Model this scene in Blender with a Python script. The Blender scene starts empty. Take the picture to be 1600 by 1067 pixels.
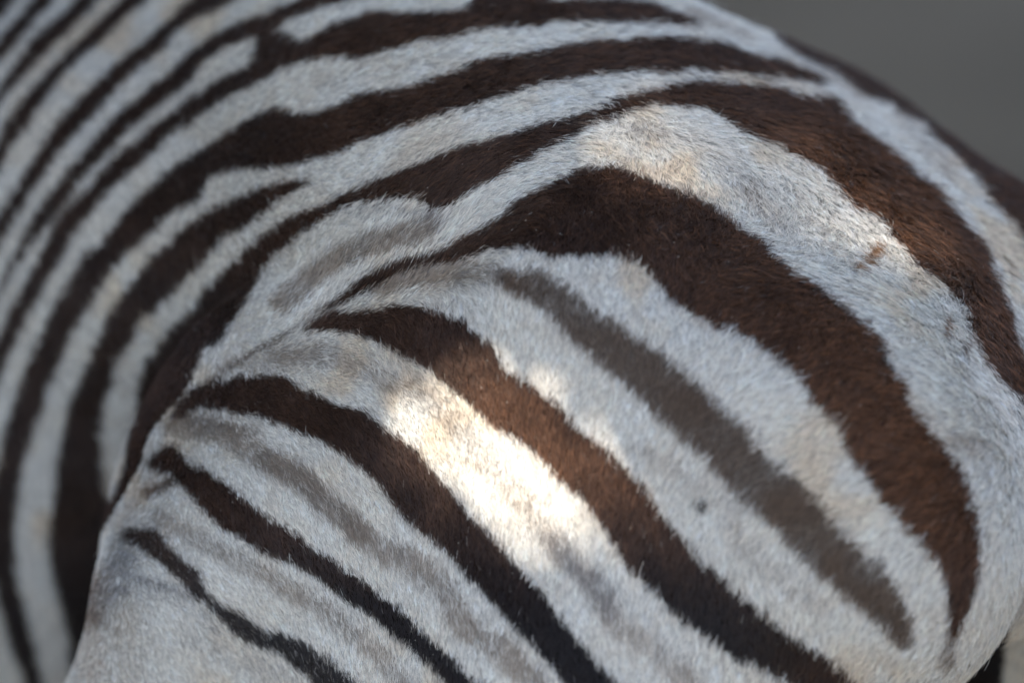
import bpy, math
import numpy as np
from mathutils import Matrix, Vector

RNG = np.random.default_rng(11)
scene = bpy.context.scene
NHAIR = 1000000

# ------------------------------------------------------------------ camera
# world = the zebra's own frame: +X to the tail, +Z up, -Y the side seen. The long lens looks from behind-left, above.
PSI, PHI, DIST = math.radians(28), math.radians(18), 5.0
O = np.array([0.0, -0.22, 1.17])                    # point of the haunch the lens is aimed at
RV = np.array([math.cos(PSI), math.sin(PSI), 0.0])
FV = np.array([-math.sin(PSI)*math.cos(PHI), math.cos(PSI)*math.cos(PHI), -math.sin(PHI)])
UV = np.cross(RV, FV)
CAMP = O - FV*DIST
WIDTH = 0.58                                        # metres across the frame at the haunch
cam_d = bpy.data.cameras.new('camera'); cam = bpy.data.objects.new('camera', cam_d)
scene.collection.objects.link(cam); scene.camera = cam
cam.matrix_world = Matrix(((RV[0], UV[0], -FV[0], CAMP[0]), (RV[1], UV[1], -FV[1], CAMP[1]),
                           (RV[2], UV[2], -FV[2], CAMP[2]), (0, 0, 0, 1)))
cam_d.sensor_width = 36; cam_d.lens = 36*DIST/WIDTH
cam_d.clip_start = 0.1; cam_d.clip_end = 500
cam_d.dof.use_dof = True; cam_d.dof.focus_distance = 5.05; cam_d.dof.aperture_fstop = 2.2

# ------------------------------------------------------------------ light
to_sun = (-0.35*RV + 0.75*UV - 0.55*FV); to_sun /= np.linalg.norm(to_sun)
sun_el = math.asin(to_sun[2]); sun_az = math.atan2(to_sun[0], to_sun[1])
w = bpy.data.worlds.new('World'); scene.world = w; w.use_nodes = True
nt = w.node_tree; sky = nt.nodes.new('ShaderNodeTexSky'); sky.sky_type = 'NISHITA'; sky.sun_disc = False
sky.sun_elevation = sun_el; sky.sun_rotation = sun_az
sky.air_density = 0.9; sky.dust_density = 1.2; sky.ozone_density = 0.3
bg = nt.nodes['Background']; bg.inputs['Strength'].default_value = 0.15
nt.links.new(sky.outputs[0], bg.inputs['Color'])
sd = bpy.data.lights.new('sun', 'SUN'); sd.energy = 3.0; sd.angle = math.radians(0.5); sd.color = (1.0, 0.92, 0.82)
so = bpy.data.objects.new('sun', sd); scene.collection.objects.link(so)
so.rotation_euler = Vector(tuple(to_sun)).to_track_quat('Z', 'Y').to_euler(); so.location = tuple(O + to_sun*20)
scene.view_settings.view_transform = 'Standard'; scene.view_settings.look = 'None'
scene.view_settings.exposure = 2.0; scene.view_settings.gamma = 1.0

# ------------------------------------------------------------------ helpers
def tag(o, label=None, cat=None, group=None, kind=None):
    if label: o['label'] = label
    if cat: o['category'] = cat
    if group: o['group'] = group
    if kind: o['kind'] = kind
    return o

def mesh_obj(name, V, F, mat, parent=None, smooth=True):
    me = bpy.data.meshes.new(name)
    V = np.asarray(V, np.float32); F = np.asarray(F, np.int32)
    me.vertices.add(len(V)); me.vertices.foreach_set('co', V.ravel())
    k = F.shape[1]
    me.loops.add(F.size); me.loops.foreach_set('vertex_index', F.ravel())
    me.polygons.add(len(F)); me.polygons.foreach_set('loop_start', np.arange(0, F.size, k, dtype=np.int32))
    me.polygons.foreach_set('loop_total', np.full(len(F), k, np.int32))
    me.update(calc_edges=True); me.validate()
    if smooth: me.polygons.foreach_set('use_smooth', np.ones(len(me.polygons), bool))
    if mat: me.materials.append(mat)
    o = bpy.data.objects.new(name, me); scene.collection.objects.link(o)
    if parent: o.parent = parent
    return o

_tab = np.random.default_rng(5).random((64, 64, 64)).astype(np.float32)
def vnoise(P, s, off=0.0):
    """smooth value noise 0..1, s = cells per metre"""
    Q = P*s + 17.3 + off
    I = np.floor(Q).astype(np.int64); f = (Q - I); f = f*f*(3-2*f); I &= 63; J = (I+1) & 63
    a = lambda i, j, k: _tab[i, j, k]
    x0, y0, z0 = I.T; x1, y1, z1 = J.T; fx, fy, fz = f.T
    c00 = a(x0,y0,z0)*(1-fx)+a(x1,y0,z0)*fx; c10 = a(x0,y1,z0)*(1-fx)+a(x1,y1,z0)*fx
    c01 = a(x0,y0,z1)*(1-fx)+a(x1,y0,z1)*fx; c11 = a(x0,y1,z1)*(1-fx)+a(x1,y1,z1)*fx
    return (c00*(1-fy)+c10*fy)*(1-fz) + (c01*(1-fy)+c11*fy)*fz
def sstep(a, b, x):
    t = np.clip((np.asarray(x)-a)/(b-a), 0, 1); return t*t*(3-2*t)

def chart(P):
    """side view of the animal in chart units (0..1600 across, 0..1067 down) and the distance from the lens"""
    d = P - CAMP; z = d @ FV; s = 1600/WIDTH*DIST/z
    return 800 + (d @ RV)*s, 533.5 - (d @ UV)*s, z

# ------------------------------------------------------------------ the animal's form, a smooth union of muscles
def ellipsoid(c, r, rot=(0, 0, 0)):
    from mathutils import Euler
    M = np.array(Euler([math.radians(a) for a in rot]).to_matrix())
    return ('e', np.array(c, float), np.array(r, float), M)
def cone(a, b, ra, rb): return ('c', np.array(a, float), np.array(b, float), ra, rb)
def chain(pts): return ('g', [cone(a[:3], b[:3], a[3], b[3]) for a, b in zip(pts[:-1], pts[1:])])
def mir(p):
    if p[0] == 'g': return ('g', [mir(q) for q in p[1]])
    if p[0] == 'e':
        S = np.diag([1, -1, 1.]); return ('e', p[1]*[1, -1, 1], p[2], S @ p[3] @ S)
    return ('c', p[1]*[1, -1, 1], p[2]*[1, -1, 1], p[3], p[4])

SINGLE = [  # (primitive, blend radius)
    (ellipsoid((-0.02, 0, 1.122), (0.30, 0.200, 0.160), (0, 23, 0)), 0.05),     # croup
    (ellipsoid((-0.71, 0.12, 0.985), (0.56, 0.262, 0.315)), 0.08),                # barrel
    (cone((-1.08, 0.15, 1.06), (-0.10, 0, 1.160), 0.22, 0.135), 0.08),              # back and loin
    (cone((-1.12, 0.08, 1.10), (-1.50, 0.12, 1.42), 0.17, 0.12), 0.10),              # neck
    (cone((-1.50, 0.12, 1.42), (-1.62, 0.13, 1.50), 0.12, 0.105), 0.06),
    (cone((-1.60, 0.13, 1.49), (-1.86, 0.16, 1.20), 0.100, 0.060), 0.05),            # head
    (ellipsoid((-1.89, 0.165, 1.17), (0.075, 0.055, 0.07)), 0.03),
]
PAIR = [
    (ellipsoid((0.030, -0.136, 0.985), (0.175, 0.104, 0.21), (0, 10, 4)), 0.05),    # thigh mass
    (ellipsoid((0.148, -0.122, 1.055), (0.122, 0.085, 0.118)), 0.06),           # buttock
    (chain([(0.015, -0.155, 1.165, .050), (-0.065, -0.170, 1.135, .034), (-0.108, -0.192, 1.090, .027), (-0.153, -0.207, 1.046, .027),
            (-0.220, -0.240, 0.985, .028), (-0.242, -0.240, 0.90, .038), (-0.260, -0.16, 0.79, .085)]), 0.085),   # edge of the flank fold, down to the stifle
    (ellipsoid((-0.09, -0.145, 0.98), (0.20, 0.100, 0.21), (0, -24, 8)), 0.10),  # broad muscle of the thigh
    (cone((0.02, -0.14, 0.95), (-0.16, -0.15, 0.78), 0.14, 0.11), 0.06),
    (cone((-0.14, -0.14, 0.78), (0.16, -0.12, 0.50), 0.10, 0.050), 0.05),      # gaskin
    (cone((0.17, -0.12, 0.52), (0.11, -0.12, 0.16), 0.044, 0.034), 0.02),      # cannon
    (cone((0.11, -0.12, 0.16), (0.06, -0.12, 0.08), 0.036, 0.036), 0.02),
    (ellipsoid((-1.08, -0.12, 1.00), (0.15, 0.10, 0.24), (0, -14, 0)), 0.06),  # shoulder
    (cone((-1.10, -0.13, 0.86), (-1.06, -0.13, 0.52), 0.085, 0.050), 0.05),
    (cone((-1.06, -0.13, 0.52), (-1.08, -0.13, 0.16), 0.042, 0.032), 0.02),
    (cone((-1.08, -0.13, 0.16), (-1.12, -0.13, 0.08), 0.036, 0.036), 0.02),
    (ellipsoid((-1.68, -0.055, 1.40), (0.075, 0.045, 0.06)), 0.03),            # cheek
]
HAUNCH = PAIR[:4] + PAIR[4:8]; FORE = PAIR[8:]
def shift(p, dy):
    return ('e', p[1] + [0, dy, 0], p[2], p[3]) if p[0] == 'e' else ('c', p[1] + [0, dy, 0], p[2] + [0, dy, 0], p[3], p[4])
# the animal stands a little bent, its fore end turned away
TRUNK_ALL = SINGLE + [(shift(p, .07), k) for p, k in FORE[:4]] + [(shift(mir(p), .07), k) for p, k in FORE[:4]] + [(shift(p, .14), k) for p, k in FORE[4:]] + [(shift(mir(p), .14), k) for p, k in FORE[4:]]

def prim_d(p, P):
    if p[0] == 'e':
        q = (P - p[1]) @ p[3]; r = p[2]
        k0 = np.sqrt(((q/r)**2).sum(1)); k1 = np.sqrt(((q/(r*r))**2).sum(1)) + 1e-9
        return k0*(k0-1)/k1
    if p[0] == 'g':
        d = prim_d(p[1][0], P)
        for q in p[1][1:]:
            e = prim_d(q, P); h = np.maximum(.02 - np.abs(d-e), 0)/.02; d = np.minimum(d, e) - h*h*h*.02/6
        return d
    a, b, ra, rb = p[1:]; ab = b-a; t = np.clip(((P-a) @ ab)/(ab @ ab), 0, 1)
    return np.linalg.norm(P - a - t[:, None]*ab, axis=1) - (ra + (rb-ra)*t)
def smin(d, e, k):
    h = np.maximum(k - np.abs(d-e), 0)/k
    return np.minimum(d, e) - h*h*h*k/6
def union(L, P):
    d = prim_d(L[0][0], P)
    for p, k in L[1:]: d = smin(d, prim_d(p, P), k)
    return d
def sdf(P):
    P = np.asarray(P)
    d = union(TRUNK_ALL, P)
    k = 0.016 + 0.085*sstep(-0.15, 0.0, P[:, 0])*(1-.8*sstep(1.12, 1.02, P[:, 2])*sstep(.1, .2, P[:, 0]))        # the flank fold stands clear of the belly, the rump runs together
    for s in (1, -1):
        d = smin(d, union(HAUNCH, P*[1, s, 1]), np.where(P[:, 1]*s < 0, k, .02))
    # slack muscle and hide: soft swells
    d = d - 0.008*(vnoise(P, 9.0)-0.5) - 0.003*(vnoise(P, 26.0)-0.5)
    return d
def grad(P, e=0.002):
    g = np.stack([sdf(P + e*np.eye(3)[i]) - sdf(P - e*np.eye(3)[i]) for i in range(3)], 1)
    return g/np.linalg.norm(g, axis=1)[:, None]

def axis(lo, f0, f1, hi, fine, coarse):
    a = np.arange(lo, f0-coarse*0.5, coarse); b = np.arange(f0, f1, fine); c = np.arange(f1, hi+coarse, coarse)
    return np.concatenate([a, b, c])
FINE = 0.0045
gx = axis(-2.02, -0.50, 0.34, 0.48, FINE, 0.022); gy = axis(-0.34, -0.31, 0.12, 0.34, FINE, 0.02); gz = axis(0.03, 0.86, 1.37, 1.70, FINE, 0.022)
def field():
    out = np.empty((len(gx), len(gy), len(gz)), np.float32)
    Y, Z = np.meshgrid(gy, gz, indexing='ij'); Y = Y.ravel(); Z = Z.ravel()
    c = np.empty((len(Y), 3)); c[:, 1] = Y; c[:, 2] = Z
    # coarse cull: only evaluate slabs fully (cheap enough)
    for i0 in range(0, len(gx), 12):
        xs = gx[i0:i0+12]
        P = np.tile(c, (len(xs), 1)); P[:, 0] = np.repeat(xs, len(Y))
        out[i0:i0+12] = sdf(P).reshape(len(xs), len(gy), len(gz))
    return out
def surface_nets(D):
    S = D < 0
    nx, ny, nz = D.shape
    cnt = np.zeros((nx-1, ny-1, nz-1), np.int8)
    corners = [(i, j, k) for i in (0, 1) for j in (0, 1) for k in (0, 1)]
    for i, j, k in corners: cnt += S[i:nx-1+i, j:ny-1+j, k:nz-1+k]
    act = np.argwhere((cnt > 0) & (cnt < 8))
    idx = np.full(cnt.shape, -1, np.int32); idx[tuple(act.T)] = np.arange(len(act))
    acc = np.zeros((len(act), 3)); n = np.zeros(len(act))
    for a in corners:
        for ax in range(3):
            if a[ax]: continue
            b = list(a); b[ax] = 1
            A = act + a; B = act + b
            da = D[tuple(A.T)]; db = D[tuple(B.T)]; m = (da < 0) != (db < 0)
            t = np.where(m, da/(da-db+1e-12), 0)
            pa = np.stack([gx[A[:, 0]], gy[A[:, 1]], gz[A[:, 2]]], 1); pb = np.stack([gx[B[:, 0]], gy[B[:, 1]], gz[B[:, 2]]], 1)
            acc += np.where(m[:, None], pa + (pb-pa)*t[:, None], 0); n += m
    V = acc/n[:, None]
    F = []
    for ax in range(3):
        u, v = (ax+1) % 3, (ax+2) % 3
        sl0 = [slice(None)]*3; sl1 = [slice(None)]*3
        sl0[ax] = slice(0, D.shape[ax]-1); sl1[ax] = slice(1, D.shape[ax])
        for s in (u, v): sl0[s] = slice(1, D.shape[s]-1); sl1[s] = slice(1, D.shape[s]-1)
        a = S[tuple(sl0)]; b = S[tuple(sl1)]
        for flip, m in ((False, a & ~b), (True, b & ~a)):
            e = np.argwhere(m); e[:, u] += 1; e[:, v] += 1
            du = np.zeros(3, int); du[u] = 1; dv = np.zeros(3, int); dv[v] = 1
            q = [idx[tuple((e - du - dv).T)], idx[tuple((e - dv).T)], idx[tuple(e.T)], idx[tuple((e - du).T)]]
            if flip: q = q[::-1]
            F.append(np.stack(q, 1))
    return V, np.concatenate(F)

D = field()
BV, BF = surface_nets(D); del D
for _ in range(2):
    g = grad(BV); BV = BV - g*np.clip(sdf(BV), -0.01, 0.01)[:, None]
BN = grad(BV)

# ------------------------------------------------------------------ coat markings, charted in side view (chart units)
DARK = {
'main': [(421,529),(446,515),(489,489),(535,465),(571,436),(621,411),(649,406),(685,393),(720,376),(756,358),(788,340),(800,324),(836,303),(871,285),(903,271),(935,265),(960,264),(1000,278),(1035,292),(1071,306),(1103,321),(1138,342),(1167,367),(1191,379),(1216,408),(1251,436),(1287,461),(1322,486),(1358,518),(1380,540),(1390,568),(1408,596),(1422,636),(1444,661),(1461,686),(1483,714),(1493,720),(1511,758),(1518,794),(1525,829),(1529,872),(1524,911),(1511,951),(1493,993),(1488,1004),(1484,979),(1483,936),(1476,901),(1458,869),(1440,844),(1415,815),(1390,794),(1369,772),(1351,740),(1333,711),(1322,690),(1312,661),(1290,643),(1265,618),(1251,589),(1222,564),(1201,549),(1185,536),(1149,518),(1113,508),(1085,490),(1056,472),(1032,447),(1014,425),(992,408),(971,397),(935,399),(900,400),(871,400),(853,399),(832,390),(807,386),(792,390),(767,391),(742,400),(703,408),(664,413),(628,425),(600,440),(567,457),(535,475),(489,494),(453,515)],
'upper': [(150,1150),(178,800),(196,740),(200,705),(205,678),(214,650),(214,632),(217,604),(228,572),(246,547),(264,522),(281,500),(306,482),(321,458),(349,425),(385,393),(411,370),(436,353),(471,335),(507,321),(543,303),(578,289),(614,274),(649,260),(685,246),(721,233),(756,224),(792,214),(820,205),(836,199),(871,190),(907,184),(942,171),(971,157),(1000,150),(1028,143),(1071,134),(1106,132),(1138,135),(1174,137),(1216,143),(1251,157),(1298,157),(1315,178),(1333,200),(1358,217),(1387,242),(1408,260),(1429,281),(1458,296),(1476,321),(1498,348),(1522,372),(1543,397),(1547,425),(1561,458),(1575,490),(1583,525),(1600,560),(1625,610),(1680,720),(1720,900),(1650,740),(1600,632),(1583,614),(1565,597),(1543,572),(1529,547),(1518,518),(1511,493),(1501,472),(1479,447),(1458,433),(1429,415),(1408,386),(1392,369),(1380,349),(1351,331),(1326,317),(1308,296),(1287,271),(1258,253),(1226,242),(1212,224),(1192,222),(1163,210),(1142,196),(1121,182),(1099,171),(1049,166),(1014,167),(985,175),(957,185),(918,196),(896,212),(871,224),(836,241),(800,262),(756,289),(728,303),(703,324),(678,328),(660,312),(649,306),(621,310),(590,311),(553,316),(525,330),(500,345),(478,358),(436,393),(420,408),(402,433),(392,455),(370,490),(353,511),(342,532),(313,550),(310,572),(299,589),(290,622),(278,650),(260,700),(235,800),(220,1150)],
'lower_a': [(400,553),(436,534),(489,506),(518,491),(553,490),(592,486),(628,477),(657,482),(685,490),(714,497),(735,515),(756,532),(778,550),(781,572),(803,589),(828,597),(850,618),(871,636),(889,654),(910,678),(940,699),(953,715),(978,733),(1003,758),(1021,787),(1046,819),(1071,847),(1096,879),(1121,901),(1146,922),(1174,944),(1203,968),(1216,979),(1244,997),(1269,1018),(1298,1033),(1322,1054),(1355,1085),(1440,1180),(1350,1150),(1290,1100),(1219,1057),(1190,1043),(1149,1025),(1113,1000),(1078,976),(1049,951),(1028,929),(1007,908),(978,879),(957,844),(935,812),(918,783),(889,758),(864,737),(839,708),(816,691),(785,671),(756,650),(728,625),(703,600),(678,582),(649,564),(621,550),(600,540),(571,525),(535,518),(507,515),(471,520),(436,535)],
'lower_b': [(262,655),(267,646),(285,625),(306,607),(335,599),(374,589),(420,587),(446,591),(471,607),(500,621),(528,636),(553,638),(578,650),(600,672),(628,687),(656,708),(674,737),(703,765),(724,797),(749,822),(774,844),(795,872),(820,900),(853,936),(875,968),(900,1000),(925,1025),(946,1054),(980,1090),(1080,1220),(990,1220),(900,1090),(885,1064),(861,1036),(839,1011),(818,992),(795,968),(767,936),(738,908),(713,879),(685,847),(656,829),(635,808),(614,783),(589,751),(564,730),(535,708),(505,690),(482,678),(443,664),(410,650),(385,646),(356,643),(321,634),(303,639),(283,650)],
'lower_c': [(228,728),(232,723),(249,708),(271,697),(280,708),(292,719),(303,730),(321,737),(349,755),(370,772),(392,790),(412,808),(436,819),(464,837),(485,858),(514,872),(543,894),(567,908),(592,929),(614,943),(639,965),(664,990),(685,1011),(710,1033),(738,1061),(770,1090),(860,1200),(790,1200),(692,1061),(671,1036),(642,1011),(614,990),(592,972),(567,951),(543,936),(518,919),(489,897),(461,879),(432,869),(405,860),(385,844),(356,829),(335,812),(313,790),(299,772),(285,762),(276,752),(268,742),(256,736),(242,734)],
't1': [(-60,1000),(-22,830),(-10,760),(2,718),(7,678),(18,643),(29,611),(39,582),(53,547),(71,511),(86,475),(107,443),(125,411),(150,383),(170,366),(192,335),(210,317),(228,299),(257,274),(285,253),(321,232),(356,210),(385,192),(418,173),(443,168),(453,178),(471,182),(518,171),(543,160),(571,148),(607,146),(642,139),(671,128),(703,118),(731,107),(756,98),(792,92),(836,86),(889,77),(935,71),(978,70),(1028,64),(1064,65),(1103,68),(1138,77),(1185,94),(1216,100),(1251,113),(1285,126),(1303,134),(1275,134),(1251,131),(1220,126),(1192,123),(1156,118),(1113,116),(1092,111),(1049,114),(985,114),(942,118),(889,124),(846,133),(820,139),(785,150),(756,160),(721,171),(685,182),(642,196),(596,210),(560,223),(521,239),(478,253),(436,262),(392,264),(353,266),(321,285),(310,312),(274,328),(253,347),(232,368),(200,393),(171,425),(150,458),(132,490),(114,515),(100,547),(86,582),(71,618),(57,661),(44,696),(32,740),(25,787),(21,829),(23,872),(28,915),(39,958),(50,1000),(61,1043),(90,1180),(50,1180),(39,1064),(18,1008),(0,947),(-14,890)],
't0': [(120,1200),(110,1008),(103,972),(93,936),(86,901),(78,865),(78,829),(86,780),(89,733),(96,698),(103,661),(110,629),(125,600),(139,568),(153,536),(164,504),(185,472),(210,440),(232,411),(257,386),(278,367),(296,353),(321,335),(349,321),(385,306),(420,291),(453,284),(495,280),(461,297),(428,317),(400,343),(374,358),(349,368),(331,393),(306,418),(281,443),(257,468),(235,490),(214,511),(200,540),(182,561),(175,597),(164,625),(157,661),(156,696),(160,740),(167,776),(178,797),(190,850),(200,950),(215,1200)],
't2': [(-140,900),(-60,690),(-15,560),(0,522),(7,507),(21,475),(39,443),(61,404),(78,372),(89,346),(110,321),(135,299),(157,271),(185,242),(214,221),(242,196),(271,178),(296,157),(321,143),(346,125),(374,114),(392,103),(397,85),(402,66),(411,55),(430,48),(453,60),(470,68),(485,64),(518,43),(553,32),(578,22),(649,25),(703,21),(735,12),(742,-60),(860,-60),(853,4),(942,4),(1014,10),(1042,21),(1071,32),(1096,39),(1078,44),(1049,40),(1000,39),(942,39),(871,36),(836,43),(785,46),(738,50),(713,61),(685,64),(649,68),(621,78),(575,88),(543,93),(507,90),(464,100),(428,114),(400,132),(356,150),(335,166),(313,178),(285,200),(264,210),(242,235),(214,260),(185,281),(160,310),(142,331),(118,360),(107,376),(89,411),(68,447),(50,479),(36,507),(21,540),(7,568),(-2,595),(-50,720),(-120,920)],
't3': [(-120,700),(-40,530),(-10,465),(0,443),(11,418),(28,386),(50,349),(71,314),(89,292),(110,264),(135,235),(160,207),(185,182),(214,157),(242,132),(271,110),(296,86),(321,68),(356,46),(392,33),(420,26),(436,14),(471,2),(560,-60),(700,-60),(553,0),(520,8),(489,18),(453,29),(428,43),(395,57),(363,71),(335,84),(313,95),(300,125),(271,143),(242,167),(214,192),(185,217),(164,242),(139,264),(118,292),(96,317),(78,342),(57,371),(46,382),(28,410),(14,435),(0,463),(-40,560),(-100,720)],
't4': [(-120,520),(-40,400),(-10,348),(0,331),(18,306),(36,278),(53,249),(71,221),(89,192),(114,167),(142,139),(171,110),(192,93),(221,71),(249,46),(278,21),(303,0),(370,-60),(470,-60),(370,0),(342,14),(306,28),(274,50),(256,75),(228,96),(200,121),(171,150),(150,175),(125,200),(100,228),(78,256),(57,289),(36,321),(18,349),(0,379),(-30,430),(-100,550)],
't5': [(-120,380),(-10,230),(0,214),(7,200),(25,171),(46,146),(71,118),(96,93),(121,70),(142,45),(164,25),(192,0),(250,-60),(300,-60),(228,0),(200,21),(175,46),(150,71),(121,93),(100,114),(82,139),(61,167),(43,192),(25,217),(11,242),(0,264),(-20,290),(-110,420)],
't6': [(-110,280),(-10,150),(0,135),(14,114),(32,93),(53,64),(78,39),(103,21),(118,0),(165,-60),(200,-60),(150,0),(132,21),(107,46),(78,75),(46,107),(21,135),(0,160),(-100,300)],
't7': [(-100,180),(0,64),(14,46),(32,25),(53,0),(95,-60),(135,-60),(82,0),(64,21),(43,46),(21,71),(0,93),(-90,200)],
't8': [(-120,130),(0,25),(21,0),(60,-60),(0,-60),(-120,60)],
't9': [(-220,200),(-100,30),(-40,-60),(-120,-60),(-220,80)],
'tb': [(-120,1200),(-60,860),(-120,1000)],
'dorsal': [(1216,42),(1237,64),(1262,82),(1298,96),(1330,118),(1358,139),(1390,150),(1412,167),(1444,182),(1465,207),(1493,228),(1515,253),(1540,281),(1561,314),(1586,331),(1600,353),(1680,440),(1760,600),(1900,600),(1900,250),(1600,190),(1400,60),(1300,20)],
}
TORSO = ('upper', 't1', 't0', 't2', 't3', 't4', 't5', 't6', 't7', 't8', 't9', 'tb')
# worn or shadow stripes, soft marks and a painted crease shade: centre line, half width, strength, softness, tint
SHADOW = [
 ([(443,472),(480,440),(518,410),(570,385),(620,372),(668,358)],17,.62,6,'tan'),
 ([(600,445),(660,428),(740,425),(800,438),(850,465)],16,.55,7,'tan'),
 ([(790,435),(850,455),(898,495),(940,530),(980,560),(1020,592),(1055,622),(1090,655),(1130,690),(1165,733),(1200,765),(1245,805),(1285,850),(1325,888),(1365,925),(1395,960),(1412,998)],(10,22,27,31,34,37,38,38,38,38,38,38,38,35,31,22,9),.76,9,'umber'),
 ([(436,554),(507,556),(560,575),(614,597),(685,632),(720,680),(774,740),(812,776),(853,830),(889,872),(925,908),(960,972),(996,993),(1031,1022),(1056,1043),(1090,1080)],17,.36,10,'tan'),
 ([(860,845),(889,875),(925,912),(955,950)],17,.3,9,'grey'),
 ([(275,665),(320,670),(370,690),(400,710),(436,726),(471,744),(500,776),(535,805),(560,830),(596,858),(632,872),(667,897),(696,919),(721,972),(756,997),(792,1022),(840,1070)],19,.52,9,'tan'),
 ([(420,725),(471,750),(510,790),(560,830)],16,.3,8,'umber'),
 ([(249,812),(300,838),(350,865),(407,892),(436,908),(471,929),(507,950),(543,982),(590,1020),(640,1075)],14,.42,8,'tan'),
 ([(214,905),(255,915),(303,929)],5,.45,3,'grey'),
 ([(196,872),(178,908),(158,935),(145,955)],22,.45,12,'grey'),
 ([(300,1000),(400,1040),(470,1080)],18,.2,12,'grey'),
 ([(190,925),(240,925),(300,950),(340,985)],8,.28,6,'grey'),
 ([(140,965),(175,975),(190,1000)],12,.3,10,'tan'),
 ([(996,698),(1049,725),(1096,765),(1138,790),(1156,847),(1192,883),(1235,912),(1280,950)],17,.27,10,'tan'),
 ([(992,210),(1049,214),(1085,221),(1121,246),(1149,271),(1174,292),(1198,275)],11,.24,7,'tan'),
 ([(930,215),(985,208),(1040,214)],4,.15,4,'grey'),
 ([(1170,300),(1200,330),(1215,355)],14,.25,9,'tan'),
 ([(1344,420),(1356,410),(1372,393)],7,.75,4,'rust'),
 ([(1476,528),(1479,510),(1484,500)],3,.8,2,'rust'),
 ([(1501,556),(1508,545),(1516,533)],2.5,.75,2,'umber'),
 ([(1470,690),(1500,692),(1530,700)],12,.35,8,'tan'),
 ([(1400,180),(1420,200),(1450,240),(1480,270)],13,.3,8,'tan'),
 ([(1310,135),(1330,150),(1350,160)],9,.35,6,'tan'),
 ([(232,770),(250,763),(268,752)],7,.7,4,'umber'),
 ([(1092,790),(1100,795)],6,.95,2.5,'black'),
 ([(1071,20),(1115,40),(1165,60)],5,.4,4,'tan'),
 ([(1484,1000),(1478,1035)],9,.5,7,'umber'),
 ([(150,900),(140,960),(135,1010),(125,1060)],14,.22,14,'rust'),
 ([(240,745),(222,775),(205,810)],12,.2,10,'rust'),
 ([(350,577),(420,562),(500,548)],16,.3,14,'tan'),
 ([(300,650),(345,668),(400,672)],12,.3,10,'umber'),
 ([(560,440),(640,445),(720,438)],14,.3,10,'tan'),
 ([(452,519),(400,549),(350,580),(312,606)],2.5,.7,3,'umber'),  # shade of the flank crease, painted as a thin line
 ([(1600,360),(1640,420),(1680,520)],16,.4,8,'tan'),
 ([(560,105),(620,110),(700,98)],7,.2,6,'tan'),
 ([(500,125),(530,130)],12,.25,7,'tan'),
 ([(590,270),(660,235),(720,200)],8,.22,6,'tan'),
 ([(540,330),(600,325),(640,330),(690,350)],7,.3,5,'grey'),
]
TINT = {'tan': (.30,.235,.175), 'umber': (.120,.080,.053), 'grey': (.16,.15,.15), 'rust': (.30,.15,.06), 'black': (.02,.016,.014)}
X0, Y0, NX, NY = -300, -300, 2200, 1670

def smooth_line(p, closed, n=6):
    p = np.array(p, float); m = len(p); out = []
    for i in range(m if closed else m-1):
        if closed: a, b, c, d = p[(i-1) % m], p[i], p[(i+1) % m], p[(i+2) % m]
        else: a, b, c, d = p[max(i-1, 0)], p[i], p[i+1], p[min(i+2, m-1)]
        for t in np.arange(n)/n:
            out.append(.5*((2*b)+(c-a)*t+(2*a-5*b+4*c-d)*t*t+(3*b-a-3*c+d)*t**3))
    if not closed: out.append(p[-1])
    return np.array(out)
def fill(poly):
    g = np.zeros((NY, NX+1), np.float32); q = poly - (X0, Y0)
    for (xa, ya), (xb, yb) in zip(q, np.roll(q, -1, 0)):
        if ya == yb: continue
        s = 1
        if ya > yb: xa, ya, xb, yb, s = xb, yb, xa, ya, -1
        r = np.arange(max(int(math.ceil(ya)), 0), min(int(math.ceil(yb)), NY))
        if not len(r): continue
        c = np.clip(np.ceil(xa + (r-ya)*(xb-xa)/(yb-ya)), 0, NX).astype(int)
        np.add.at(g, (r, c), s)
    return (np.abs(np.cumsum(g, 1)[:, :NX]) > 0.5).astype(np.float32)
def blur(a, s):
    h = max(1, int(round(s*math.sqrt(3)/1.7)))
    for ax in (0, 1):
        for _ in range(3):
            c = np.cumsum(np.insert(a, 0, 0, axis=ax), axis=ax, dtype=np.float64)
            n = a.shape[ax]; hi = np.minimum(np.arange(n)+h+1, n); lo = np.maximum(np.arange(n)-h, 0)
            a = (np.take(c, hi, ax) - np.take(c, lo, ax))/(hi-lo).reshape((-1, 1) if ax == 0 else (1, -1))
    return a.astype(np.float32)
def stroke(pts, hws, soft):
    """soft band round a centre line"""
    q = smooth_line(pts, False, 8); hw = float(np.max(hws)); pad = hw + 3*soft + 4
    wq = np.interp(np.arange(len(q))/8, np.linspace(0, len(pts)-1, np.size(hws)), np.atleast_1d(hws))
    x0, y0 = (q.min(0)-pad).astype(int); x1, y1 = (q.max(0)+pad).astype(int)
    x0 = max(x0, X0); y0 = max(y0, Y0); x1 = min(x1, X0+NX); y1 = min(y1, Y0+NY)
    XX, YY = np.meshgrid(np.arange(x0, x1), np.arange(y0, y1)); d = np.full(XX.shape, 1e9)
    for a, b, w_ in zip(q[:-1], q[1:], wq):
        ab = b-a; L = ab @ ab + 1e-9; t = np.clip(((XX-a[0])*ab[0]+(YY-a[1])*ab[1])/L, 0, 1)
        d = np.minimum(d, np.hypot(XX-a[0]-t*ab[0], YY-a[1]-t*ab[1]) - w_)
    v = 1 - sstep(-soft, soft*1.6, d)
    return (slice(y0-Y0, y1-Y0), slice(x0-X0, x1-X0)), v.astype(np.float32)

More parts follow.
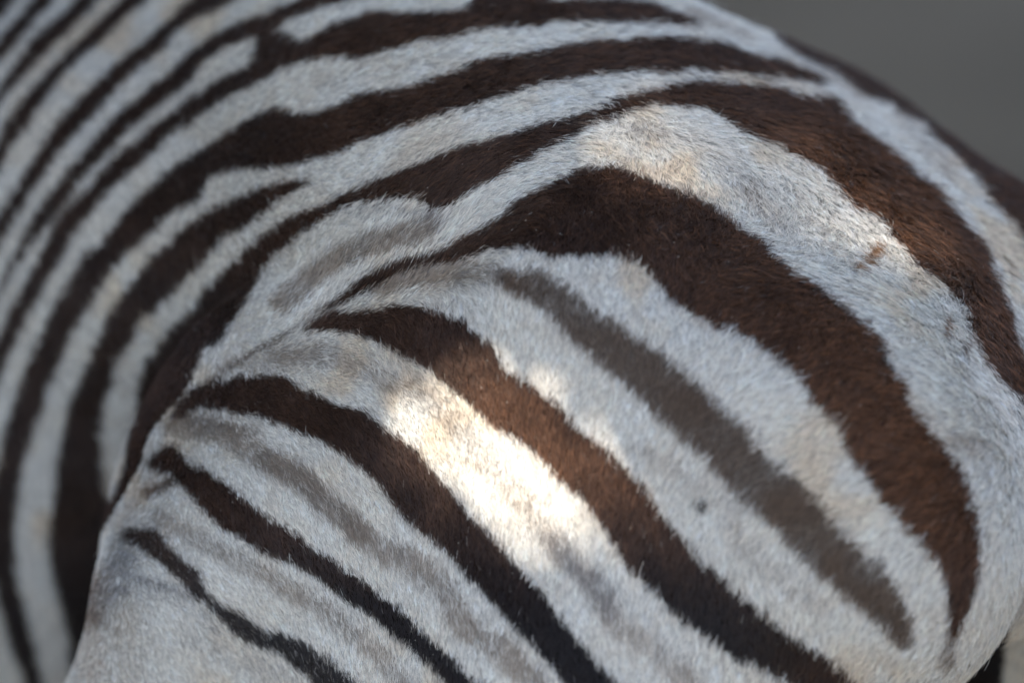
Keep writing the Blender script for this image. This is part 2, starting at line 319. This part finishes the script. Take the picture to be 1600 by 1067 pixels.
CH_T = np.zeros((NY, NX), np.float32); CH_F = CH_T.copy(); CH_H = np.zeros((NY, NX), np.float32)
for k, p in DARK.items():
    if k == 'dorsal': p = [(a-8, b+16) for a, b in p]
    m = fill(smooth_line(p, True))
    if k in TORSO: CH_T = np.maximum(CH_T, m)
    else: CH_F = np.maximum(CH_F, m)
    CH_H = np.maximum(CH_H, m)
CH_T = sstep(.08, .62, blur(CH_T, 5.5)); CH_H = sstep(.07, .56, blur(CH_H, 4.5))
sm = fill(smooth_line([(190,844),(196,829),(214,829),(242,829),(260,851),(285,876),(310,897),(320,922),(342,943),(363,954),(388,968),(417,990),(436,988),(464,1000),(489,1018),(518,1036),(543,1057),(590,1110),(500,1110),(489,1064),(464,1043),(436,1020),(400,1006),(367,990),(349,968),(321,943),(296,922),(278,901),(249,879),(228,862),(214,851)], True))
sm = sstep(.05, .62, blur(sm, 6))*.97; CH_F = sstep(.07, .56, blur(CH_F, 4.5))
CH_E = fill(np.array([(480,500),(450,515),(420,536),(378,553),(349,573),(321,590),(296,606),(268,636),(245,664),(228,694),(221,726),(207,749),(193,778),(178,803),(163,831),(149,860),(134,888),(124,915),(118,936),(114,965),(109,1008),(101,1043),(90,1067),(40,1400),(900,1400),(900,500)], float))
CH_E = blur(CH_E, 1.5)
CH_H = np.maximum(CH_H, sm); CH_F = np.maximum(CH_F, sm)
CH_W = blur(CH_H, 13)
SH_A = np.zeros((NY, NX), np.float32); SH_C = np.zeros((NY, NX, 3), np.float32); SH_C[:] = TINT['tan']
for pts, hw, st, soft, tint in SHADOW:
    sl, v = stroke(pts, hw, soft); v = v*min(st*1.3, .95); a = SH_A[sl]
    wv = (v/(v+a*(1-v)+1e-4))[..., None]
    SH_C[sl] = SH_C[sl]*(1-wv) + np.array(TINT[tint])*wv; SH_A[sl] = 1-(1-a)*(1-v)

def lookup(A, u, v):
    i = np.clip((v-Y0), 0, NY-2); j = np.clip((u-X0), 0, NX-2); i0 = i.astype(int); j0 = j.astype(int)
    fi = i-i0; fj = j-j0
    if A.ndim == 3: fi = fi[:, None]; fj = fj[:, None]
    return (A[i0, j0]*(1-fj)+A[i0, j0+1]*fj)*(1-fi) + (A[i0+1, j0]*(1-fj)+A[i0+1, j0+1]*fj)*fi

THIGH = [PAIR[i][0] for i in range(5)]; TRUNK = [SINGLE[1][0], SINGLE[2][0]]
def coat_colour(P, jit=0.0, pick=None):
    """base colour of the coat at points of the hide -> rgb, darkness"""
    Q = P.copy(); far = Q[:, 1] > 0.22; Q[far, 1] = 0.44 - Q[far, 1]
    u, v, z = chart(Q)
    wob = (vnoise(P, 110.)-.5)*4 + (vnoise(P, 300., 9.)-.5)*3
    wob2 = (vnoise(P, 110., 5.)-.5)*4 + (vnoise(P, 300., 3.)-.5)*3
    if np.ndim(jit): wob = wob + jit[:, 0]; wob2 = wob2 + jit[:, 1]
    uu = u+wob; vv = v+wob2
    M = Q.copy(); M[:, 1] = -np.abs(M[:, 1])
    dth = np.min([prim_d(p, M) for p in THIGH], 0); dtr = np.min([prim_d(p, M) for p in TRUNK], 0)
    onto = (dtr < dth - 0.004) & (Q[:, 0] < -0.1)
    dark = np.where(onto, lookup(CH_T, uu, vv), np.where((u < 480) & (v > 500), np.where(lookup(CH_E, u, v) > .5, lookup(CH_F, uu, vv), lookup(CH_T, uu, vv)), lookup(CH_H, uu, vv)))
    red_ = 0; sa = np.where(onto & (u < 330) & (v > 500), 0, lookup(SH_A, uu, vv)); sc = lookup(SH_C, uu, vv)
    cleft_shade = (P[:, 1] > -0.075) & (u > 1440) & (v > 880) & (u < 1572 + (v-1000)*-.12)
    dark = np.where(cleft_shade, 1.0, dark)  # deep shade between the buttocks, painted into the coat colour
    sa = np.maximum(sa, .42*lookup(CH_W, u, v)*vnoise(P, 35., 8.)*(1-dark))   # cream staining beside the bands
    # beyond the charted flank: bands round the trunk and rings down the legs
    out = sstep(0, 90, np.maximum.reduce([-230-u, u-1790, -200-v, v-1180]))
    ph = np.where(P[:, 2] < 0.72, P[:, 2]*17, P[:, 0]*11 + P[:, 2]*2.0) + (vnoise(P, 5.)-.5)*1.6
    band = sstep(-0.15, 0.15, np.sin(ph*2*math.pi)+0.1)
    dark = dark*(1-out) + band*out; sa = sa*(1-out)
    n1 = vnoise(P, 14., 2.)[:, None]; n2 = vnoise(P, 60., 4.)[:, None]; n3 = vnoise(P, 260., 6.)[:, None]
    white = np.array([.89, .83, .72])*(0.90+0.10*n2+0.08*(n3-.5))
    white = white*(1-(0.05+0.16*sstep(.5, .8, n1))*np.array([.35, .8, 1.3])*sstep(.35,.7,n2))
    sun_glow = sstep(850, 1350, u)*(1-sstep(250, 520, np.abs(v-520))); sun_glow = np.maximum(sun_glow, sstep(650, 780, u)*(1-sstep(60, 180, np.abs(v-680)))*.8)  # warm glow of the sun painted into the dark bands
    sun_glow = np.maximum(sun_glow, .35*sstep(1150, 1400, u)*(v < 400)); sun_glow = sun_glow*(1-.8*sstep(40, -40, (v-(0.80*(u-1250)+110)))); sun_glow = sun_glow[:, None]
    blk = np.array([.050, .0265, .0170])*(1-sun_glow) + np.array([.092, .044, .023])*sun_glow
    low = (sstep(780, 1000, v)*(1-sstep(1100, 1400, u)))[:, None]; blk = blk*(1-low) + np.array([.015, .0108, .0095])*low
    blk = np.where(cleft_shade[:, None], np.array([.012, .010, .010]), blk)
    tr = (onto | (u < 420) & (v < 560))[:, None]*.55*sstep(520, 250, u)[:, None]; blk = blk*(1-tr) + np.array([.027, .0165, .0120])*tr
    edge = np.clip(1-np.abs(dark-.5)*2, 0, 1)[:, None]
    blk = blk*(0.70+0.6*n2)*(0.85+.3*n3)
    sc = sc*(0.75+0.5*n2)
    if pick is not None: sa = sa*(.72+.42*n2[:, 0]); sa = sa*.30 + .70*sstep(-.2, .2, sa - (.05+.86*pick)); dark = dark*.5 + .5*sstep(-.2, .2, dark-(.1+.8*pick))
    col = white*(1-sa[:, None]) + sc*sa[:, None]
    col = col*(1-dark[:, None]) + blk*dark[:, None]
    return col, dark


# ------------------------------------------------------------------ materials
def mat(name, base=(.5,.5,.5), rough=.7, spec=.3):
    m = bpy.data.materials.new(name); m.use_nodes = True; b = m.node_tree.nodes['Principled BSDF']
    b.inputs['Base Color'].default_value = (*base, 1); b.inputs['Roughness'].default_value = rough
    b.inputs['Specular IOR Level'].default_value = spec
    return m, m.node_tree, b
M_HIDE, t, b = mat('zebra_hide', rough=.8, spec=.1)
a = t.nodes.new('ShaderNodeAttribute'); a.attribute_name = 'coat'; t.links.new(a.outputs['Color'], b.inputs['Base Color'])
M_HAIR, t, b = mat('zebra_hair', rough=.40, spec=.28)
a = t.nodes.new('ShaderNodeAttribute'); a.attribute_name = 'coat'
hi = t.nodes.new('ShaderNodeHairInfo'); mr = t.nodes.new('ShaderNodeMapRange')
mr.inputs['To Min'].default_value = .55; mr.inputs['To Max'].default_value = 1.18  # shade between hairs painted in: colour darkens toward the root
t.links.new(hi.outputs['Intercept'], mr.inputs['Value'])
mx = t.nodes.new('ShaderNodeVectorMath'); mx.operation = 'SCALE'
t.links.new(a.outputs['Color'], mx.inputs[0]); t.links.new(mr.outputs[0], mx.inputs['Scale']); t.links.new(mx.outputs[0], b.inputs['Base Color'])
M_HORN, t, b = mat('hoof_horn', (.06,.05,.045), .5)
M_EYE, t, b = mat('eye', (.01,.008,.006), .08, .6)
M_SOIL, t, b = mat('dry_soil', (.16,.15,.14), .95, .1)
n1 = t.nodes.new('ShaderNodeTexNoise'); n1.inputs['Scale'].default_value = 3.0; n1.inputs['Detail'].default_value = 8
tc = t.nodes.new('ShaderNodeTexCoord'); t.links.new(tc.outputs['Object'], n1.inputs['Vector'])
cr = t.nodes.new('ShaderNodeValToRGB'); cr.color_ramp.elements[0].position = .35; cr.color_ramp.elements[1].position = .68
cr.color_ramp.elements[0].color = (.118,.082,.048,1); cr.color_ramp.elements[1].color = (.190,.135,.083,1)
t.links.new(n1.outputs['Fac'], cr.inputs[0]); t.links.new(cr.outputs[0], b.inputs['Base Color'])
bp = t.nodes.new('ShaderNodeBump'); bp.inputs['Strength'].default_value = .6; bp.inputs['Distance'].default_value = .03
n2 = t.nodes.new('ShaderNodeTexNoise'); n2.inputs['Scale'].default_value = 14; n2.inputs['Detail'].default_value = 8
t.links.new(tc.outputs['Object'], n2.inputs['Vector']); t.links.new(n2.outputs['Fac'], bp.inputs['Height']); t.links.new(bp.outputs[0], b.inputs['Normal'])

# ------------------------------------------------------------------ ground
g = np.linspace(-1, 1, 81); g = np.sign(g)*np.abs(g)**2.2*160
GX, GY = np.meshgrid(g, g, indexing='ij'); PG = np.stack([GX.ravel(), GY.ravel(), np.zeros(GX.size)], 1)
PG[:, 2] = (vnoise(PG, .9)-.5)*.05*sstep(1.2, 3, np.hypot(PG[:, 0]+.4, PG[:, 1]))
i = np.arange(80)[:, None]*81 + np.arange(80)[None]; F = np.stack([i, i+81, i+82, i+1], -1).reshape(-1, 4)
tag(mesh_obj('ground', PG, F, M_SOIL), kind='structure')

# ------------------------------------------------------------------ unseen trees, added to shade the animal and the ground
M_LEAF, t, b = mat('leaf', (.05,.06,.03), .6, .3)
M_BARK, t, b = mat('bark', (.10,.075,.055), .9, .1)
def tube(path, radii, seg=9):
    V = []; F = []
    P = [Vector(p) for p in path]
    for i, p in enumerate(P):
        d = (P[min(i+1, len(P)-1)] - P[max(i-1, 0)]).normalized(); a = d.orthogonal().normalized(); c = d.cross(a)
        for k in range(seg): an = 2*math.pi*k/seg; V.append(p + (a*math.cos(an)+c*math.sin(an))*radii[i]*(1+.08*math.sin(3*an+i)))
    for i in range(len(P)-1):
        for k in range(seg): F.append((i*seg+k, i*seg+(k+1) % seg, (i+1)*seg+(k+1) % seg, (i+1)*seg+k))
    return [tuple(v) for v in V], F
GAP_N = np.array([0, -1, .2]); GAP_N /= np.linalg.norm(GAP_N); GAP_O = np.array([.02, -.235, 1.10])
GAPS = [  # openings cut in the added crowns to shape the sun patch: where it falls (side view), half sizes, tilt
    (822, 742, 190, 100, 42), ]
def lets_sun(Q, r):
    t_ = ((Q-GAP_O) @ GAP_N)/(to_sun @ GAP_N); H = Q - t_[:, None]*to_sun
    u, v, z = chart(H); drop = np.zeros(len(Q), bool)
    for cu, cv, a_, b_, an in GAPS:
        an = math.radians(an); du = u-cu; dv = v-cv; rr = r/WIDTH*1600*.8
        x = du*math.cos(an)+dv*math.sin(an); y = -du*math.sin(an)+dv*math.cos(an)
        drop |= (x/(a_+rr))**2 + (y/(b_+rr))**2 < 1
    thin = sstep(1.25, .75, ((u-980)/330)**2 + ((v+170)/400)**2)*(r < .15)*(np.linalg.norm(Q-O, axis=1) < 6)  # leaves thinned so that some sun reaches the hip
    drop |= np.random.default_rng(1).random(len(Q)) < thin*.99
    return drop
def tree(label, base, crown, seed):
    rng = np.random.default_rng(seed)
    root = bpy.data.objects.new('added_shade_tree', None); scene.collection.objects.link(root); root.location = base
    tag(root, label, 'tree')
    c0 = np.array(crown[0][0]) - base - RV*.6
    V, F = tube([(0,0,-.05), (c0[0]*.1, c0[1]*.1, c0[2]*.35), (c0[0]*.4, c0[1]*.4, c0[2]*.7), tuple(c0)], [.20,.15,.10,.04])
    n = len(V)
    for c, r, k, sz in crown:
        d = np.array(c)-base-RV*.6
        v2, f2 = tube([(c0[0]*.25, c0[1]*.25, c0[2]*.55), tuple(d*[.6,.6,.85]), tuple(d)], [.08,.05,.015], 6)
        F += [tuple(i+len(V) for i in f) for f in f2]; V += v2
    mesh_obj('trunk', V, F, M_BARK, root)
    LV = []
    for c, r, k, sz in crown:
        q = rng.normal(size=(k, 3)); q /= np.linalg.norm(q, axis=1)[:, None]; q *= rng.random((k, 1))**.45
        q = np.array(c) + q*r
        s_ = sz*(.7+.6*rng.random(k)); keep = ~lets_sun(q, s_*.55); q = q[keep]; s_ = s_[keep]; m = len(q)
        a_ = rng.normal(size=(m, 3)); a_ /= np.linalg.norm(a_, axis=1)[:, None]
        b_ = np.cross(a_, rng.normal(size=(m, 3))+[0, 0, 1.5]); b_ /= np.linalg.norm(b_, axis=1)[:, None]
        LV.append(np.stack([q-a_*s_[:, None]*.5, q+b_*s_[:, None]*.27, q+a_*s_[:, None]*.5, q-b_*s_[:, None]*.27], 1).reshape(-1, 3))
    LV = np.concatenate(LV) - np.array(base); LF = np.arange(len(LV)).reshape(-1, 4)
    tag(mesh_obj('crown', LV, LF, M_LEAF, root, smooth=False), kind='stuff')
S_ = lambda d, du=0, dv=0: tuple(O + to_sun*d + RV*du + UV*dv)
tree('unseen leafy tree added to shade the zebra and shape its sun patch', (-2.6, -2.3, 0),
     [(S_(3.9), (1.05, 1.05, .45), 15000, .085), (S_(3.3, -1.1, .1), (1.0, 1.0, .6), 10000, .10), (S_(8.5, .065, .25), (.50, .50, .4), 850, .07),
      ((-2.6, -1.6, 2.6), (1.0, 1.2, 1.1), 9000, .12), ((-2.2, .6, 3.3), (1.2, 1.3, .8), 7000, .12)], 4)  # added out of view for the shade and the sun patch
tree('unseen low leafy tree added to darken the flank of the zebra', (-1.75, -1.75, 0),
     [((-1.55, -1.25, 1.15), (.75, .55, 1.0), 9000, .09), ((-2.3, -1.2, 1.3), (.8, .7, .9), 6000, .09), ((-1.3, -1.35, 2.5), (1.15, 1.15, .95), 20000, .10), ((-1.2, .5, 2.6), (1.1, .9, .7), 12000, .10), ((-1.0, -.85, 1.2), (.38, .35, .95), 8000, .07), ((-1.0, -.75, 2.0), (.5, .5, .45), 7000, .07), ((-.45, -1.35, 2.5), (.75, .8, .45), 9000, .09)], 8)  # foliage added out of view to keep light off the flank
tree('unseen broad leafy tree added to block light from the front left', (-3.9, -3.9, 0),
     [((-2.3, -3.7, 3.9), (1.8, 1.7, .8), 14000, .14), ((-3.2, -2.6, 1.7), (1.0, 1.2, 1.4), 9000, .13), ((-4.0, -1.2, 2.6), (1.2, 1.6, 1.6), 9000, .16), ((-1.9, -3.3, 5.0), (2.1, 2.1, .6), 14000, .18)], 9)  # added out of view to cut sky light and ground bounce
tree('unseen leafy tree added to darken the buttock of the zebra', (2.9, .3, 0),
     [((1.9, -.35, 1.5), (.9, .8, 1.35), 15000, .10), ((2.6, .6, 2.4), (.9, 1.0, 1.0), 7000, .12)], 12)  # added out of view to dim the light on the buttock
tree('unseen leafy tree added to shade the bare ground behind the zebra', (-5.2, 3.6, 0),
     [((-3.4, 3.0, 4.3), (2.2, 2.2, .8), 9000, .2), ((-1.6, 3.6, 4.6), (2.0, 2.0, .8), 7000, .2), ((-4.6, 5.6, 4.3), (2.2, 2.4, .9), 8000, .2), ((-1.8, 6.0, 4.6), (2.2, 2.2, .9), 8000, .2), ((-2.6, 4.6, 4.9), (2.8, 2.8, .5), 9000, .22), ((-.6, 3.4, 4.8), (2.6, 2.4, .5), 9000, .24), ((-2.3, 1.2, 4.4), (1.7, 1.5, .5), 9000, .16)], 5)  # added out of view to keep sun off the ground

# ------------------------------------------------------------------ the zebra
zebra = bpy.data.objects.new('zebra', None); scene.collection.objects.link(zebra)
zebra.empty_display_size = .3
tag(zebra, 'brown and white striped zebra filling the view, sun patch on its thigh', 'zebra')
body = mesh_obj('body', BV, BF, M_HIDE, zebra)
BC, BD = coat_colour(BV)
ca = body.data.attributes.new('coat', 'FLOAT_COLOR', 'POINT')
ca.data.foreach_set('color', np.concatenate([BC*.5, np.ones((len(BC), 1))], 1).astype(np.float32).ravel())  # hide darkened to paint the shade under the hair
# ------------------------------------------------------------------ the coat: real hairs rooted in the hide
# lie of the hair, charted: position -> direction in side view (right, down), lift from the skin, length (mm)
LIE = np.array([
 (990,290,-.25,1,.55,11),(1060,300,-.6,.8,.5,11),(1200,380,-.7,.7,.5,11),(1330,480,-.8,.55,.6,12),(1390,540,-.85,.45,.55,12),(1450,590,-1,.25,.5,11),
 (1480,450,-.8,.5,.6,12),(1500,320,.6,.8,.6,12),(1440,330,.1,.9,.8,13),(1350,250,.4,.7,.8,13),(1250,190,.6,.5,.7,12),(1330,120,.7,.7,.8,12),(1450,190,.6,.8,.9,13),
 (1560,290,.6,.8,.9,14),(1560,420,.2,.9,.7,12),(1570,560,-.3,.9,.6,11),
 (1100,180,.6,.5,.6,12),(1000,150,.7,.2,.5,11),(850,200,.8,.1,.5,10),(700,250,.9,-.1,.5,10),(1000,200,-.1,.9,.6,11),
 (870,620,-.15,1,.4,8),(940,600,-.3,.95,.4,8),(800,650,.3,1,.35,8),(850,430,-.1,1,.5,10),(1000,450,-.35,.95,.45,10),(1100,600,-.4,.9,.45,10),
 (500,840,.35,1,.35,8),(430,820,.6,.8,.35,8),(600,540,.7,.65,.4,9),(560,500,1,.2,.4,9),(680,500,.3,.9,.4,9),(520,560,.9,.4,.4,8),
 (270,860,.7,.75,.4,6),(200,840,.3,.3,1.4,4.5),(170,920,.3,.4,1.3,4.5),(160,1030,.3,.9,.8,5),(230,730,.6,.4,.9,5),(300,680,.8,.4,.6,6.5),
 (350,900,.6,.8,.35,7),(300,1000,.45,.9,.35,7),(450,620,.8,.5,.4,7.5),(600,740,.5,.85,.35,8),(700,850,.3,1,.35,8),(600,1000,.2,1,.35,8),
 (850,950,.05,1,.4,8),(1000,850,-.1,1,.4,8.5),(1200,950,-.2,1,.4,9),(1100,750,-.3,1,.4,9),(1300,850,-.5,.9,.45,10),(1400,950,-.3,1,.5,10),(1550,950,-.2,1,.5,10),
 (1550,750,-.9,.5,.5,10),(1480,700,-.9,.4,.5,11),(1400,750,-.8,.6,.5,11),(1250,650,-.6,.8,.5,11),
 (600,390,.8,-.5,.5,9),(500,420,.8,-.6,.5,9),(680,360,.7,-.5,.5,10),(760,330,.6,-.2,.5,10),(640,430,.7,-.6,.6,9),(480,490,.8,-.5,.5,8),
 (400,420,.7,.5,.3,6.5),(300,500,.5,.8,.3,6.5),(200,600,.3,.9,.3,6.5),(100,800,.1,1,.3,6.5),(100,500,.4,.9,.3,6.5),(200,250,.7,.6,.3,6.5),(450,230,.9,.2,.4,8),(700,80,.9,.1,.6,11),(50,100,.7,.7,.3,6.5),(950,40,.9,.1,.7,12)], float)
def lie(u, v):
    W = 1/((u[:, None]-LIE[None, :, 0])**2 + (v[:, None]-LIE[None, :, 1])**2 + 900)**1.6
    W /= W.sum(1)[:, None]; r = W @ LIE[:, 2:]
    return r
def grow(name, N, seed, radius, length_scale=1.0, dark_only=None, region='all', wild=1.0):
    rng = np.random.default_rng(seed)
    tri = np.concatenate([BF[:, [0, 1, 2]], BF[:, [0, 2, 3]]])
    A, B_, C_ = BV[tri[:, 0]], BV[tri[:, 1]], BV[tri[:, 2]]
    cr_ = np.cross(B_-A, C_-A); ar = np.linalg.norm(cr_, axis=1)/2; cen = (A+B_+C_)/3
    u, v, z = chart(cen); nn = BN[tri[:, 0]]; vd = cen - CAMP; vd /= np.linalg.norm(vd, axis=1)[:, None]
    facing = -(nn*vd).sum(1)
    ok = (u > -130) & (u < 1730) & (v > -130) & (v < 1190) & (facing > -0.4) & (cen[:, 1] < 0.2)
    wgt = ar*ok*(0.35+0.65*np.clip(facing+.3, 0, 1))
    wgt *= np.where((u < 420) & (cen[:, 1] > -.0) , .6, 1)
    idx = rng.choice(len(tri), N, p=wgt/wgt.sum())
    r1 = np.sqrt(rng.random(N)); r2 = rng.random(N)
    wa, wb, wc = (1-r1)[:, None], (r1*(1-r2))[:, None], (r1*r2)[:, None]
    P = A[idx]*wa + B_[idx]*wb + C_[idx]*wc
    n = BN[tri[idx, 0]]*wa + BN[tri[idx, 1]]*wb + BN[tri[idx, 2]]*wc; n /= np.linalg.norm(n, axis=1)[:, None]
    u, v, z = chart(P)
    L = np.concatenate([lie(u[i:i+60000], v[i:i+60000]) for i in range(0, N, 60000)])
    dx, dy, lift, ln = L.T
    # locks: neighbouring hairs share a lean; tips drift to the middle of their lock
    cell = 0.0030*(.7+.6*vnoise(P, 40.)); cell = np.where(cell > .003, .0034, .0026)
    warp = np.stack([vnoise(P, 140., 11.+k*7) - .5 for k in range(3)], 1)*.007
    ci = np.floor((P + warp)/cell[:, None]).astype(np.int64)
    h = (ci[:, 0]*73856093 ^ ci[:, 1]*19349663 ^ ci[:, 2]*83492791 ^ (cell > .003)*911) & 0x7fffffff
    def hr(k): 
        x = (h*(k*2+1)*2654435761 + k*97531) & 0xffffffff; x ^= x >> 15; x = (x*2246822519) & 0xffffffff; x ^= x >> 13
        return (x & 0xffff)/65535.0
    C = (ci + np.stack([hr(1), hr(2), hr(3)], 1))*cell[:, None] - warp
    shag = np.clip((ln-8.5)/5, 0.06, 1)
    ang = np.arctan2(dy, dx) + wild*((vnoise(P, 16., 1.)-.5)*1.3*(shag+.1) + (vnoise(P, 60., 7.)-.5)*1.1*shag + (hr(4)-.5)*(.35+.75*shag) + rng.normal(0, .13, N))
    S = np.cos(ang)[:, None]*RV - np.sin(ang)[:, None]*UV
    T = S - (S*n).sum(1)[:, None]*n; tl = np.linalg.norm(T, axis=1)[:, None]; T = T/np.maximum(tl, .25)
    lf = np.clip(lift*(.75+.5*hr(5)) + rng.normal(0, .10, N), .12, 1.6)
    ln = ln*.80e-3*length_scale*(.65+.5*rng.random(N))*(.85+.3*hr(6))
    Td = C - P; Td -= (Td*n).sum(1)[:, None]*n
    side = np.cross(n, T); curl = (rng.normal(0, .16, N) + (hr(7)-.5)*.7*shag)*wild
    s = np.array([0, .25, .5, .75, 1.0])
    pts = np.empty((N, 5, 3))
    for k, q in enumerate(s):
        run = np.cos(lf*(1-.35*q))*q; up = np.sin(lf)*(q - .42*q*q)
        pts[:, k] = P - n*.0004 + (ln*run)[:, None]*T + (ln*up)[:, None]*n + Td*(.75*q**1.3) + (ln*curl*q*q)[:, None]*side
    f = (.25+.7*hr(9))[:, None]; look = P + (pts[:, 4]-P)*f; look = look - ((look-P)*n).sum(1)[:, None]*n   # the colour shows where the outer half of the hair lies
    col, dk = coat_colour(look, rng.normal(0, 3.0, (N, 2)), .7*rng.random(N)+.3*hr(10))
    br = np.exp(rng.normal(0, 1, N)*(.12+.18*dk))*(.88+.24*hr(8)); 
    col = col*np.clip(br, .45, 1.5)[:, None]
    gold = (rng.random(N) < .20)*dk*(.4+.6*(ln > .008))       # lighter golden hairs among the brown
    col = col*(1+gold[:, None]*np.array([1.3, 1.05, .75]))
    pale = (rng.random(N) < .05*(dk > .5)*(dk < .999)); col[pale] = [.35, .31, .27]
    grey = (rng.random(N) < .05)*(dk < .3); col = col*(1-grey[:, None]*.4)
    hc = bpy.data.hair_curves.new(name); hc.add_curves([5]*N)
    hc.position_data.foreach_set('vector', pts.astype(np.float32).ravel())
    ra = hc.attributes.new('radius', 'FLOAT', 'POINT')
    ra.data.foreach_set('value', (radius*(.8+.4*rng.random(N))[:, None]*np.array([1, .95, .85, .65, .18])[None]).astype(np.float32).ravel())
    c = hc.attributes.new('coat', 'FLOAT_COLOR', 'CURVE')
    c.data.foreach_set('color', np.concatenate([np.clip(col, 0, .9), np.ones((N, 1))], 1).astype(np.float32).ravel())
    hc.materials.append(M_HAIR)
    o = bpy.data.objects.new(name, hc); scene.collection.objects.link(o); o.parent = zebra
    tag(o, kind='stuff')
    return o
if NHAIR: grow('stray_hair', NHAIR//450, 9, .00010, length_scale=1.9, wild=2.0)
if NHAIR: grow('coat_hair', NHAIR, 3, .00012)

# pale flakes of scurf and dust caught on the brown hair
def flakes(N, seed):
    rng = np.random.default_rng(seed); u, v, z = chart(BV)
    ok = np.where((u > 250) & (u < 1560) & (v > 250) & (v < 1050) & (BD > .8) & (-(BN @ FV) > .35))[0]
    c = BV[rng.choice(ok, N)] + rng.normal(0, .0015, (N, 3)); n = grad(c); c = c - n*sdf(c)[:, None] + n*rng.uniform(.0022, .0040, (N, 1))
    V = []
    for p, q in zip(c, n):
        a = np.cross(q, rng.normal(size=3)); a /= np.linalg.norm(a); b = np.cross(q, a); s = rng.uniform(.00022, .00055); e = rng.uniform(.35, .8)
        V += [p+a*s, p+b*s*e+q*s*.3, p-a*s*.9, p-b*s*e, p+q*s*.5]
    i = np.arange(N)[:, None]*5
    F = np.concatenate([i+[0, 1, 4], i+[1, 2, 4], i+[2, 3, 4], i+[3, 0, 4], i+[1, 0, 2], i+[3, 2, 0]])
    m, _, _ = mat('scurf', (.55, .50, .42), .7, .2)
    tag(mesh_obj('dust_flakes', V, F, m, zebra, smooth=False), kind='stuff')
if NHAIR: flakes(130, 2)

# parts of the animal beyond the frame: tail, hooves, ears, mane, eyes
def coated(name, V, F, parent=zebra):
    o = mesh_obj(name, V, F, M_HIDE, parent); V = np.asarray(V, float)
    band = sstep(-.2, .2, np.sin(V[:, 2]*75 + V[:, 0]*18))[:, None]
    c = np.array([.62, .58, .50])*(1-band) + np.array([.045, .027, .02])*band
    a = o.data.attributes.new('coat', 'FLOAT_COLOR', 'POINT')
    a.data.foreach_set('color', np.concatenate([c, np.ones((len(V), 1))], 1).astype(np.float32).ravel()); return o
V, F = tube([(.235, 0, 1.135), (.285, 0, 1.125), (.318, 0, 1.06), (.330, 0, .95), (.335, 0, .82), (.335, 0, .72)], [.030, .033, .028, .022, .018, .014], 14)
tail = coated('tail', V, F)
rt = np.random.default_rng(6); V = []; F = []
for k in range(160):
    a, r = rt.uniform(0, 6.28), rt.uniform(0, .016); x, y = .335+math.cos(a)*r, math.sin(a)*r; s = rt.uniform(.6, 2.2)
    v2, f2 = tube([(x, y, rt.uniform(.70, .82)), (x+math.cos(a)*.012*s, y+math.sin(a)*.012*s, .62), (x+math.cos(a)*.014*s, y+math.sin(a)*.014*s, rt.uniform(.40, .50))], [.0018, .0016, .0004], 4)
    F += [tuple(i+len(V) for i in f) for f in f2]; V += v2
M_DARKHAIR, _, _ = mat('dark_hair', (.03, .021, .017), .5, .3)
tag(mesh_obj('tuft', V, F, M_DARKHAIR, tail), kind='stuff')
for x, y in ((.06, -.12), (.06, .12), (-1.12, .01), (-1.12, .27)):
    V, F = tube([(x+.01, y, .095), (x, y, .07), (x-.02, y, .004), (x-.02, y, 0)], [.034, .042, .056, .03], 14)
    mesh_obj('hoof', V, F, M_HORN, zebra)
for s in (-1, 1):
    V, F = tube([(-1.565, .13+s*.055, 1.56), (-1.57, .13+s*.075, 1.63), (-1.58, .13+s*.085, 1.70), (-1.585, .13+s*.088, 1.74)], [.024, .036, .026, .004], 12)
    coated('ear', V, F)
    V, F = tube([(-1.70, .14+s*.070, 1.425), (-1.70, .14+s*.082, 1.425), (-1.70, .14+s*.088, 1.425)], [.016, .014, .003], 12)
    mesh_obj('eye', V, F, M_EYE, zebra)
V, F = tube([(-1.05, .08, 1.30), (-1.22, .09, 1.40), (-1.38, .11, 1.52), (-1.52, .13, 1.62), (-1.60, .13, 1.62)], [.02, .045, .055, .05, .02], 12)
V = [(x, .105 + (y-.105)*.45, z) for x, y, z in V]; coated('mane', V, F)
